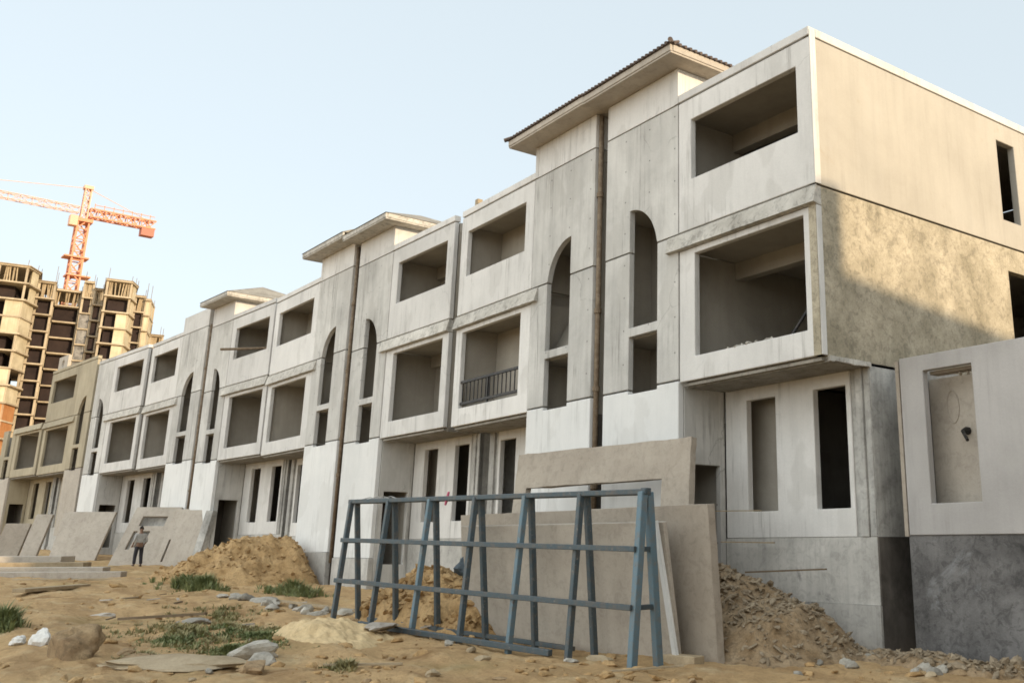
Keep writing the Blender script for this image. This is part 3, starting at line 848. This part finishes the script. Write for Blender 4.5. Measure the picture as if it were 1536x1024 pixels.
# ------------------------------------------------------------------ mounds, rubble, stones, weeds
def heap(name, cx, cy, rx, ry, h, rz, mat, label, seed, res=90, sharp=1.3, rough=.12, lobes=((0, 0, 1, 1),)):
    m = MB(); c, s_ = math.cos(rz), math.sin(rz)
    grid = []
    for i in range(res + 1):
        row = []
        for j in range(res + 1):
            a, b = -1 + 2 * i / res, -1 + 2 * j / res
            x, y = cx + c * a * rx - s_ * b * ry, cy + s_ * a * rx + c * b * ry
            wob = .22 * noise.noise(Vector((a * 1.7 + seed, b * 1.7, seed))) + .07 * noise.noise(Vector((a * 5 + seed, b * 5, seed)))
            prof = 0
            for (la, lb, lr, lh) in lobes:
                d = math.hypot(a - la, b - lb) / lr + wob
                pk = lh * max(0, 1 - d) ** sharp
                pk = lh * .82 * math.tanh(pk / (lh * .82))
                prof = max(prof, pk) + .25 * min(prof, pk)
            prof *= min(1, 4 * (1 - max(abs(a), abs(b))))
            z = h * prof
            n_ = noise.fractal(Vector((x * .9, y * .9, seed)), .8, 2.1, 5)
            n2 = noise.fractal(Vector((x * 3.1, y * 3.1, seed + 4)), .7, 2.1, 4)
            z += (n_ * rough * 1.6 + abs(n2) * rough) * min(1, prof * 4)
            row.append(m.v(x, y, gh(x, y) + z - (.05 if prof > 0 else .15)))
        grid.append(row)
    for i in range(res):
        for j in range(res):
            m.f([grid[i][j], grid[i + 1][j], grid[i + 1][j + 1], grid[i][j + 1]])
    o = m.build(name, mat, None, smooth=True)
    return tag(o, label, 'mound')
def heap_z(o):
    return [(v.co.x, v.co.y, v.co.z) for v in o.data.vertices]
M1 = heap('earth_mound', -38.0, 10.4, 4.4, 3.4, 1.95, R(0), M['dirt'], 'large brown earth mound before the middle houses, left of the rack', 1.3, sharp=1.0, rough=.21, lobes=((0, .42, .60, 1), (.15, .1, .62, .8), (-.1, -.22, .55, .42), (.3, .5, .4, .75)))
M2 = heap('earth_mound', -20.6, 10.2, 2.9, 1.15, 1.75, R(4), M['dirt'], 'brown earth mound seen through the left half of the blue rack', 2.9, sharp=1.0)
M3 = heap('rubble_heap', -14.8, 13.25, 3.4, 2.2, 2.2, R(-8), M['rubble'], 'heap of stony rubble against the corner house, right of the tan panels', 4.1, sharp=1.05, rough=.10)
M4 = heap('sand_heap', -19.2, 7.35, 1.7, 1.1, .52, R(10), M['sand'], 'small pale sand heap at the left foot of the rack', 5.7, sharp=1.1, rough=.05)
M5 = heap('rubble_heap', -10.2, 14.2, 2.2, .9, .30, R(5), M['rubble'], 'low strip of dark rubble along the tarred plinth', 6.7, sharp=1.0, rough=.08)

def rock_bm(m, c, r, seed, sub=2, flat_=.7, rot=0, tilt=None):
    t = bmesh.new(); bmesh.ops.create_icosphere(t, subdivisions=sub, radius=1)
    cr, sr = math.cos(rot), math.sin(rot)
    mp = {}
    for v in t.verts:
        p = v.co.copy()
        k = 1 + .45 * noise.noise(p * 1.1 + Vector((seed, 0, 0))) + .2 * noise.noise(p * 2.7 + Vector((seed, 3, 0)))
        # knock flats into it
        for a in range(3):
            nrm = noise.random_unit_vector() if False else Vector((math.sin(seed * 3 + a * 2), math.cos(seed * 5 + a), math.sin(seed + a * 4))).normalized()
            e = p.dot(nrm) * k
            if e > .62: k *= .62 / e
        p = p * k
        w_ = Vector((p.x * r[0], p.y * r[1], p.z * r[2]))
        if tilt: w_.rotate(tilt)
        mp[v.index] = m.v(c[0] + w_.x * cr - w_.y * sr, c[1] + w_.x * sr + w_.y * cr, c[2] + w_.z)
    for f in t.faces: m.f([mp[v.index] for v in f.verts])
    t.free()
def rock(name, x, y, r, label, mat, seed, group=None, rot=0, dz=0, cat='stone', sub=3, smooth=False, z=None):
    m = MB(); rock_bm(m, (0, 0, 0), r, seed, sub, rot=rot)
    o = m.build(name, mat, None, smooth=smooth); o.location = (x, y, (gh(x, y) if z is None else z) + r[2] * .35 + dz)
    return tag(o, label, cat, group)
rock('earth_clod', -18.3, 3.0, (.48, .40, .38), 'big brown earth clod, largest lump in the left foreground', M['rock'], 3.3, rot=.6, cat='clod', sub=4, smooth=True)
rock('broken_slab', -16.8, 3.95, (1.1, .55, .10), 'flat broken slab lying in the foreground right of the brown clod', M['wood'], 5.1, rot=.75, cat='slab')
rock('broken_slab', -17.4, 5.4, (.42, .26, .18), 'pale angular concrete lump beside the green foreground weeds', M['stone'], 7.9, rot=.7)
rock('broken_slab', -16.5, 5.25, (.32, .22, .13), 'white topped concrete lump just nearer than the pale angular one', M['stone'], 9.2, rot=.3)
rock('broken_slab', -15.8, 4.95, (.28, .2, .12), 'small tan stone at the bottom edge below the two pale lumps', M['rock'], 2.2, rot=.2)
rock('broken_slab', -20.6, 2.85, (.22, .16, .21), 'white upright lump behind the brown clod', M['white_bit'], 4.4)
rock('broken_slab', -21.0, 2.6, (.18, .13, .12), 'small white lump left of the upright white one', M['white_bit'], 6.4)
rock('broken_slab', -20.4, 3.5, (.24, .14, .1), 'flat pale chip right of the upright white lump', M['stone'], 8.4)
rock('broken_slab', -16.6, 3.9, (.15, .11, .07), 'white chip at the bottom edge below the flat slab', M['white_bit'], 1.4)
rock('broken_slab', -23.4, 6.0, (.42, .2, .10), 'pale crumbled lump in the thin weeds behind the flat slab', M['stone'], 1.9, rot=.5)
rock('broken_slab', -27.6, 8.7, (.6, .3, .14), 'white flat fragment in line with the debris left of the rack', M['stone'], 2.9, rot=.4)
rock('broken_slab', -19.0, 8.25, (.75, .28, .09), 'pale slanting slab fragment at the left foot of the rack', M['tan_light'], 3.9, rot=2.4, dz=.12)
DG = 'broken concrete scattered along the debris line'
for j in range(16):
    t = j / 15
    x, y = -29.5 + 6.6 * t + random.uniform(-.4, .4), 8.55 + .35 * t + random.uniform(-.35, .45)
    rock('rubble_stone', x, y, (random.uniform(.12, .34), random.uniform(.1, .2), random.uniform(.06, .14)), 'pale broken stone in the debris line leading to the rack', M['stone'], j * 1.7 + .3, DG, rot=random.random() * 3, sub=2)
FG = 'small stones strewn over the near earth'
for j in range(46):
    a = R(random.uniform(12, 58)); d = random.uniform(14, 24)
    x, y = -d * math.cos(a), d * math.sin(a)
    s_ = random.uniform(.05, .13)
    rock('rubble_stone', x, min(y, 13), (s_ * random.uniform(1, 1.8), s_, s_ * .7), 'small stone strewn on the near bare earth', random.choice((M['stone'], M['rock'], M['rock'], M['wood'])), j * 2.3 + .7, FG, rot=random.random() * 3, sub=2)
RG = 'rubble lumps at the foot of the rubble heap'
for j in range(34):
    x, y = random.uniform(-13.2, -9.0), 0
    y = 12.1 + (x + 13.2) * .55 + random.uniform(-.5, .9)
    s_ = random.uniform(.05, .14)
    rock('rubble_stone', x, y, (s_ * random.uniform(1, 1.6), s_, s_ * .75), 'grey rubble lump lying before the corner house', random.choice((M['stone'], M['stone'], M['dirty'], M['rock'])), j * 3.1 + .2, RG, rot=random.random() * 3, sub=2)
SL = 'flat broken slab pieces half sunk in the earth'
for j in range(18):
    a = R(random.uniform(9, 36)); d = random.uniform(15.5, 31)
    x, y = -d * math.cos(a), d * math.sin(a); s_ = random.uniform(.14, .42)
    if y > 10.5: continue
    rock('broken_slab', x, y, (s_, s_ * random.uniform(.5, .8), random.uniform(.04, .09)), 'flat broken slab piece half sunk in the open earth', random.choice((M['wood'], M['tan_light'], M['rock'])), j * 2.9 + .4, SL, rot=random.random() * 3, dz=-.02, cat='slab')
# chips bedded in the heaps: far too many to count
def chips(o, n, rmin, rmax, mats, name, label, lim):
    vs = [v.co for v in o.data.vertices]
    vs = [v for v in vs if v.z > gh(v.x, v.y) + lim]
    m = MB()
    for j in range(n):
        v = random.choice(vs); r = rmin + (rmax - rmin) * random.random() ** 2.5
        rock_bm(m, (v.x + random.uniform(-.05, .05), v.y + random.uniform(-.05, .05), v.z + r * .15), (r * random.uniform(1, 2.4), r * random.uniform(.7, 1.2), r * random.uniform(.35, .9)), j * .37, 1, rot=random.random() * 6, tilt=Euler((random.uniform(-.7, .7), random.uniform(-.7, .7), 0)))
    ob = m.build(name, mats, None); tag(ob, label, 'rubble', kind='stuff')
chips(M3, 3600, .010, .075, M['chip'], 'rubble_chips', 'grey and pale chips covering the rubble heap', .06)
chips(M5, 900, .012, .08, M['chip'], 'rubble_chips', 'dark chips along the tarred plinth', .03)
chips(M1, 1300, .012, .085, M['dirt'], 'soil_lumps', 'soil lumps on the large brown mound', .1)
chips(M2, 700, .02, .14, M['dirt'], 'soil_lumps', 'soil lumps on the mound behind the rack', .1)
# loose clods over the open ground
m = MB()
for j in range(6500):
    a = R(random.uniform(3, 62)); d = 13 + 34 * random.random() ** 1.6
    x, y = -d * math.cos(a), d * math.sin(a)
    if y > 12.9: continue
    if noise.noise(Vector((x * .35, y * .6, 9))) + random.uniform(-.3, .3) < 0: continue
    r = (.009 + .09 * random.random() ** 6) * (1 + d / 45)
    rock_bm(m, (x, y, gh(x, y) + r * .1), (r * random.uniform(1, 2.2), r, r * random.uniform(.4, .8)), j * .53, 1, rot=random.random() * 6, tilt=Euler((random.uniform(-.4, .4), random.uniform(-.4, .4), 0)))
tag(m.build('soil_crumbs', M['dirt'], None), 'crumbs of soil over the open ground', 'soil', kind='stuff')

for j in range(7):
    rock('rubble_stone', -14.6 + .21 * j + random.uniform(-.06, .06), 13.42, (random.uniform(.05, .11), .06, .05), 'bit of rubble on the lower balcony sill of the corner house', M['stone'], j * 1.9, 'rubble bits on the corner balcony sill', rot=random.random() * 3, sub=2, z=5.83)
# sticks and planks lying about
SG = 'sticks and battens lying on the rubble heap'
def stick(p, q, w, mat, label, group=None, name='wooden_stick', cat='stick'):
    o = MB().bar(p, q, w, w * .5).build(name, mat, None); return tag(o, label, cat, group)
stick((-14.35, 13.5, 1.45), (-12.9, 14.2, 1.52), .06, M['wood_dark'], 'dark slanting batten jutting from the rubble heap', SG)
stick((-15.7, 14.1, 2.02), (-14.4, 14.35, 2.0), .05, M['wood'], 'thin reddish batten above the rubble heap, nearer the door', SG)
stick((-16.3, 13.9, 2.65), (-14.5, 14.1, 2.62), .04, M['wood'], 'thin pale stick crossing below the left ground floor window', SG)
stick((-23.6, 4.6, .5), (-22.2, 5.9, .62), .10, M['wood_dark'], 'dark branch on the earth behind the foreground weeds')
stick((-28.5, 9.0, .58), (-21.0, 9.4, .5), .10, M['wood'], 'long pale pole lying along the debris line')
stick((-15.6, 5.9, .2), (-15.0, 6.9, .2), .06, M['wood'], 'pale stick at the bottom edge left of the rack')
stick((-12.8, 9.1, .12), (-12.5, 10.4, .14), .05, M['wood'], 'pale thin stick lying before the right end of the rack')
DBG = 'debris scraps seen through the rack'
for j in range(12):
    x, y = random.uniform(-22.5, -18.5), random.uniform(9.3, 10.2)
    z = gh(x, y) + .06
    stick((x, y, z), (x + random.uniform(-.6, .6), y + random.uniform(-.3, .3), z + random.uniform(.0, .2)), .06, random.choice((M['wood'], M['white_bit'], M['tan_light'])), 'pale scrap of timber lying behind the left half of the rack', DBG)
OG = 'timber offcuts strewn over the open ground'
for j in range(26):
    a = R(random.uniform(10, 34)); d = random.uniform(17, 40)
    x, y = -d * math.cos(a), d * math.sin(a); b_ = random.uniform(0, PI); l_ = random.uniform(.15, .55)
    if y > 10.5: continue
    z = max(gh(x, y), gh(x + l_ * math.cos(b_), y + l_ * math.sin(b_))) + .02
    stick((x, y, z - .01), (x + l_ * math.cos(b_), y + l_ * math.sin(b_), z + .02), random.uniform(.03, .08), random.choice((M['wood'], M['wood_dark'], M['tan_light'])), 'short timber offcut lying on the open earth', OG, 'timber_offcut', 'offcut')
rock('plastic_drum', -19.9, 10.5, (.40, .34, .36), 'dark blue drum standing on the mound behind the rack', M['barrel'], .4, cat='drum', z=1.35)

def grass(name, spots, n, h, mat, label):
    m = MB()
    for (cx, cy, rx, ry) in spots:
        for i in range(n // 14):
            a = random.random() * 2 * PI; r = abs(random.gauss(0, .55))
            tx, ty = cx + rx * r * math.cos(a), cy + ry * r * math.sin(a)
            if noise.noise(Vector((tx * 1.3, ty * 1.3, 2))) + random.uniform(-.25, .25) < -.12: continue
            th = h * random.uniform(.35, 1.25) * max(.35, 1.15 - .5 * r); tr = random.uniform(.04, .16)
            for k in range(random.randint(7, 22)):
                b_ = random.random() * 2 * PI; q = tr * random.random()
                x, y = tx + q * math.cos(b_), ty + q * math.sin(b_)
                z = gh(x, y) - .02
                hh = th * random.uniform(.4, 1.1); w = .009 + .010 * random.random()
                o_ = random.uniform(.2, .9) * hh; g = b_ + random.uniform(-.6, .6)
                lx, ly = o_ * math.cos(g), o_ * math.sin(g)
                c, s_ = -math.sin(g) * w, math.cos(g) * w
                p = [m.v(x - c, y - s_, z), m.v(x + c, y + s_, z), m.v(x + lx * .4 + c * .8, y + ly * .4 + s_ * .8, z + hh * .65), m.v(x + lx * .4 - c * .8, y + ly * .4 - s_ * .8, z + hh * .65), m.v(x + lx, y + ly, z + hh * .9)]
                m.f([p[0], p[1], p[2], p[3]]); m.f([p[3], p[2], p[4]])
    tag(m.build(name, mat, None), label, 'grass', kind='stuff')
grass('weeds', [(-35.0, 8.6, 2.2, .7), (-33.0, 8.6, 1.0, .5), (-30.8, 10.6, 1.6, .7), (-23.6, 2.55, .8, .4)], 3600, .42, M['grass'], 'dark green weeds at the mound foot and left edge')
grass('grass', [(-19.4, 6.2, 1.1, .5), (-18.3, 5.3, .5, .35), (-20.2, 4.9, 1.2, .6), (-20.9, 6.0, 1.2, .5)], 4200, .13, M['grass'], 'green grass patch in the foreground')
grass('dry_grass', [(-20.8, 5.2, 3.2, 1.5), (-22.0, 6.6, 2.0, .9)], 5200, .15, M['drygrass'], 'thin yellowing grass over the near ground')
grass('dry_grass', [(-25.5, 7.0, 3.0, 1.2), (-15.4, 6.2, .5, .3), (-17.8, 3.9, .6, .3)], 2000, .14, M['drygrass'], 'sparse dry tufts farther out')

# ------------------------------------------------------------------ the person standing by the slabs
def skinned(name, pts, edges, rad, mat, parent, sub=2):
    me = bpy.data.meshes.new(name)
    me.from_pydata(pts, edges, [])
    o = bpy.data.objects.new(name, me); COL.objects.link(o)
    me.materials.append(mat)
    sk = o.modifiers.new('skin', 'SKIN')
    lay = me.skin_vertices[0].data if me.skin_vertices else None
    if lay is None:
        bmm = bmesh.new(); bmm.from_mesh(me); bmm.verts.layers.skin.verify(); bmm.to_mesh(me); bmm.free()
        lay = me.skin_vertices[0].data
    for i, r in enumerate(rad):
        lay[i].radius = (r, r) if not isinstance(r, tuple) else r
        lay[i].use_root = (i == 0)
    ss = o.modifiers.new('sub', 'SUBSURF'); ss.levels = sub; ss.render_levels = sub
    o.parent = parent
    return o
PX, PY = -48.3, 9.8
PE = empty('person', (PX, PY, gh(PX, PY) - .02), R(-78), 'person in a grey shirt and dark trousers standing by the leaning slabs', 'person')
PE.scale = (.95, .95, .95)
# local: y forward is -y (faces the camera), x to its sides
pts = [(0, 0, .95), (0, .01, 1.12), (0, 0, 1.32), (0, 0, 1.45), (0, -.01, 1.54), (0, -.02, 1.62), (0, -.02, 1.70)]
rad = [(.14, .10), (.13, .095), (.15, .10), (.09, .08), .055, (.075, .09), (.07, .085)]
ed = [(0, 1), (1, 2), (2, 3), (3, 4), (4, 5), (5, 6)]
def addp(p, r, par):
    pts.append(p); rad.append(r); ed.append((par, len(pts) - 1)); return len(pts) - 1
for sx in (-1, 1):
    h_ = addp((.10 * sx, 0, .86), .085, 0); kn = addp((.13 * sx, -.02, .48), .058, h_); an = addp((.15 * sx, .02, .09), .042, kn)
    fo = addp((.17 * sx, -.14, .04), .035, an)
    sh = addp((.19 * sx, 0, 1.40), .06, 2); el = addp((.27 * sx, .05, 1.13), .042, sh)
    wr = addp((.24 * sx, -.12, .96), .028, el); pa = addp((.23 * sx, -.19, .91), .033, wr)
    for kf in range(4):
        a = addp((.23 * sx + (kf - 1.5) * .021, -.235, .875 - .004 * kf), .010, pa)
        a = addp((.23 * sx + (kf - 1.5) * .022, -.262 + .006 * abs(kf - 1.5), .845), .009, a)
    a = addp((.23 * sx - .045 * sx, -.20, .885), .011, pa); addp((.23 * sx - .055 * sx, -.235, .865), .009, a)
skinned('body', pts, ed, rad, M['skin'], PE, 2)
# shirt with sleeves, trousers, shoes, hair: follow the body
sp = [(0, .01, 1.00), (0, .01, 1.14), (0, 0, 1.33), (0, 0, 1.44)]; sr = [(.165, .12), (.155, .115), (.172, .122), (.10, .09)]; se = [(0, 1), (1, 2), (2, 3)]
for sx in (-1, 1):
    i0 = len(sp); sp += [(.195 * sx, 0, 1.39), (.272 * sx, .05, 1.135), (.262 * sx, -.02, 1.06)]; sr += [.078, .058, .046]; se += [(2, i0), (i0, i0 + 1), (i0 + 1, i0 + 2)]
skinned('shirt', sp, se, sr, M['shirt'], PE)
tp = [(0, 0, .97)]; tr_ = [(.168, .125)]; te = []
for sx in (-1, 1):
    i0 = len(tp); tp += [(.10 * sx, 0, .84), (.13 * sx, -.02, .48), (.152 * sx, .02, .10)]; tr_ += [.105, .082, .070]; te += [(0, i0), (i0, i0 + 1), (i0 + 1, i0 + 2)]
skinned('trousers', tp, te, tr_, M['trouser'], PE)
for sx in (-1, 1):
    skinned('shoe', [(.155 * sx, .05, .05), (.165 * sx, -.07, .045), (.175 * sx, -.17, .035)], [(0, 1), (1, 2)], [.05, .05, .04], M['shoe'], PE)
m = MB(); rock_bm(m, (0, .012, 1.715), (.092, .108, .085), 11.3, 3); m.build('hair', M['hair'], PE, smooth=True)
m = MB()
for sx in (-1, 1): rock_bm(m, (.03 * sx, -.105, 1.665), (.012, .008, .008), 1.1, 1)
m.build('eyes', M['hair'], PE)
m = MB(); rock_bm(m, (0, -.115, 1.635), (.014, .022, .022), 2.1, 2); m.build('nose', M['skin'], PE)
m = MB(); m.box(-.024, .024, -.108, -.09, 1.592, 1.602); m.build('mouth', M['hair'], PE)
m = MB()
for sx in (-1, 1): rock_bm(m, (.082 * sx, -.01, 1.645), (.012, .022, .034), 3.1, 2)
m.build('ears', M['skin'], PE)

# ------------------------------------------------------------------ sky, sun, camera
EL, AZ = 12.0, 13.0          # the sun stands to the right, a little behind the facades
sd = Vector((math.cos(R(EL)) * math.cos(R(AZ)), math.cos(R(EL)) * math.sin(R(AZ)), math.sin(R(EL))))
w = bpy.data.worlds.new('World'); sc.world = w; w.use_nodes = True
nt = w.node_tree; bg = nt.nodes['Background']
sky = nt.nodes.new('ShaderNodeTexSky'); sky.sky_type = 'NISHITA'; sky.sun_disc = False
sky.sun_elevation = R(EL); sky.sun_rotation = math.atan2(sd.x, sd.y)
sky.air_density = 1.0; sky.dust_density = 1.6; sky.ozone_density = 1.0; sky.altitude = 200
hs = nt.nodes.new('ShaderNodeHueSaturation'); hs.inputs['Saturation'].default_value = .55      # hazy evening air
nt.links.new(sky.outputs[0], hs.inputs['Color'])
veil = mixc(nt, .80, hs.outputs[0], (2.10, 2.38, 2.52))
# warm bright lobe added to the sky where the facades face, filling their shade
tcw = nt.nodes.new('ShaderNodeTexCoord'); dp = nt.nodes.new('ShaderNodeVectorMath'); dp.operation = 'DOT_PRODUCT'
dp.inputs[1].default_value = Vector((.0, -.96, .28)).normalized()
nt.links.new(tcw.outputs['Generated'], dp.inputs[0])
mrw = nt.nodes.new('ShaderNodeMapRange'); mrw.interpolation_type = 'SMOOTHSTEP'
for i_, v_ in zip((1, 2, 3, 4), (.08, .9, 0, 1)): mrw.inputs[i_].default_value = v_
nt.links.new(dp.outputs['Value'], mrw.inputs[0])
cw = mixc(nt, mrw.outputs[0], (.95, .95, .95), (2.54, 2.34, 2.17))
nt.links.new(mixc(nt, 1.0, veil, cw, 'MULTIPLY'), bg.inputs[0]); bg.inputs[1].default_value = .15
sl = bpy.data.lights.new('sun', 'SUN'); sl.energy = 2.0; sl.angle = R(.8); sl.color = (1.0, .79, .53)
so = bpy.data.objects.new('sun', sl); COL.objects.link(so); so.rotation_euler = sd.to_track_quat('Z', 'Y').to_euler(); so.location = (20, 5, 60)

F_, PIT, YAW, CX, CY = 1466.0, R(15.67), R(39.25), 1011.0, 410.0
fw = Vector((-math.cos(YAW) * math.cos(PIT), math.sin(YAW) * math.cos(PIT), math.sin(PIT)))
rt = fw.cross(Vector((0, 0, 1))).normalized(); up = rt.cross(fw)
cd = bpy.data.cameras.new('camera'); co = bpy.data.objects.new('camera', cd); COL.objects.link(co)
cd.sensor_width = 36; cd.sensor_fit = 'HORIZONTAL'; cd.lens = F_ / 1536 * 36
cd.shift_x = -(CX - 768) / 1536; cd.shift_y = -(512 - CY) / 1536
cd.clip_start = .1; cd.clip_end = 8000
mt = Matrix((rt, up, -fw)).transposed().to_4x4(); mt.translation = (0, 0, 1.9)
co.matrix_world = mt
sc.camera = co
sc.cycles.pixel_filter_type = 'BLACKMAN_HARRIS'; sc.cycles.filter_width = 1.7
sc.view_settings.view_transform = 'Standard'; sc.view_settings.look = 'None'
sc.view_settings.exposure = 1.35; sc.view_settings.gamma = 1.0
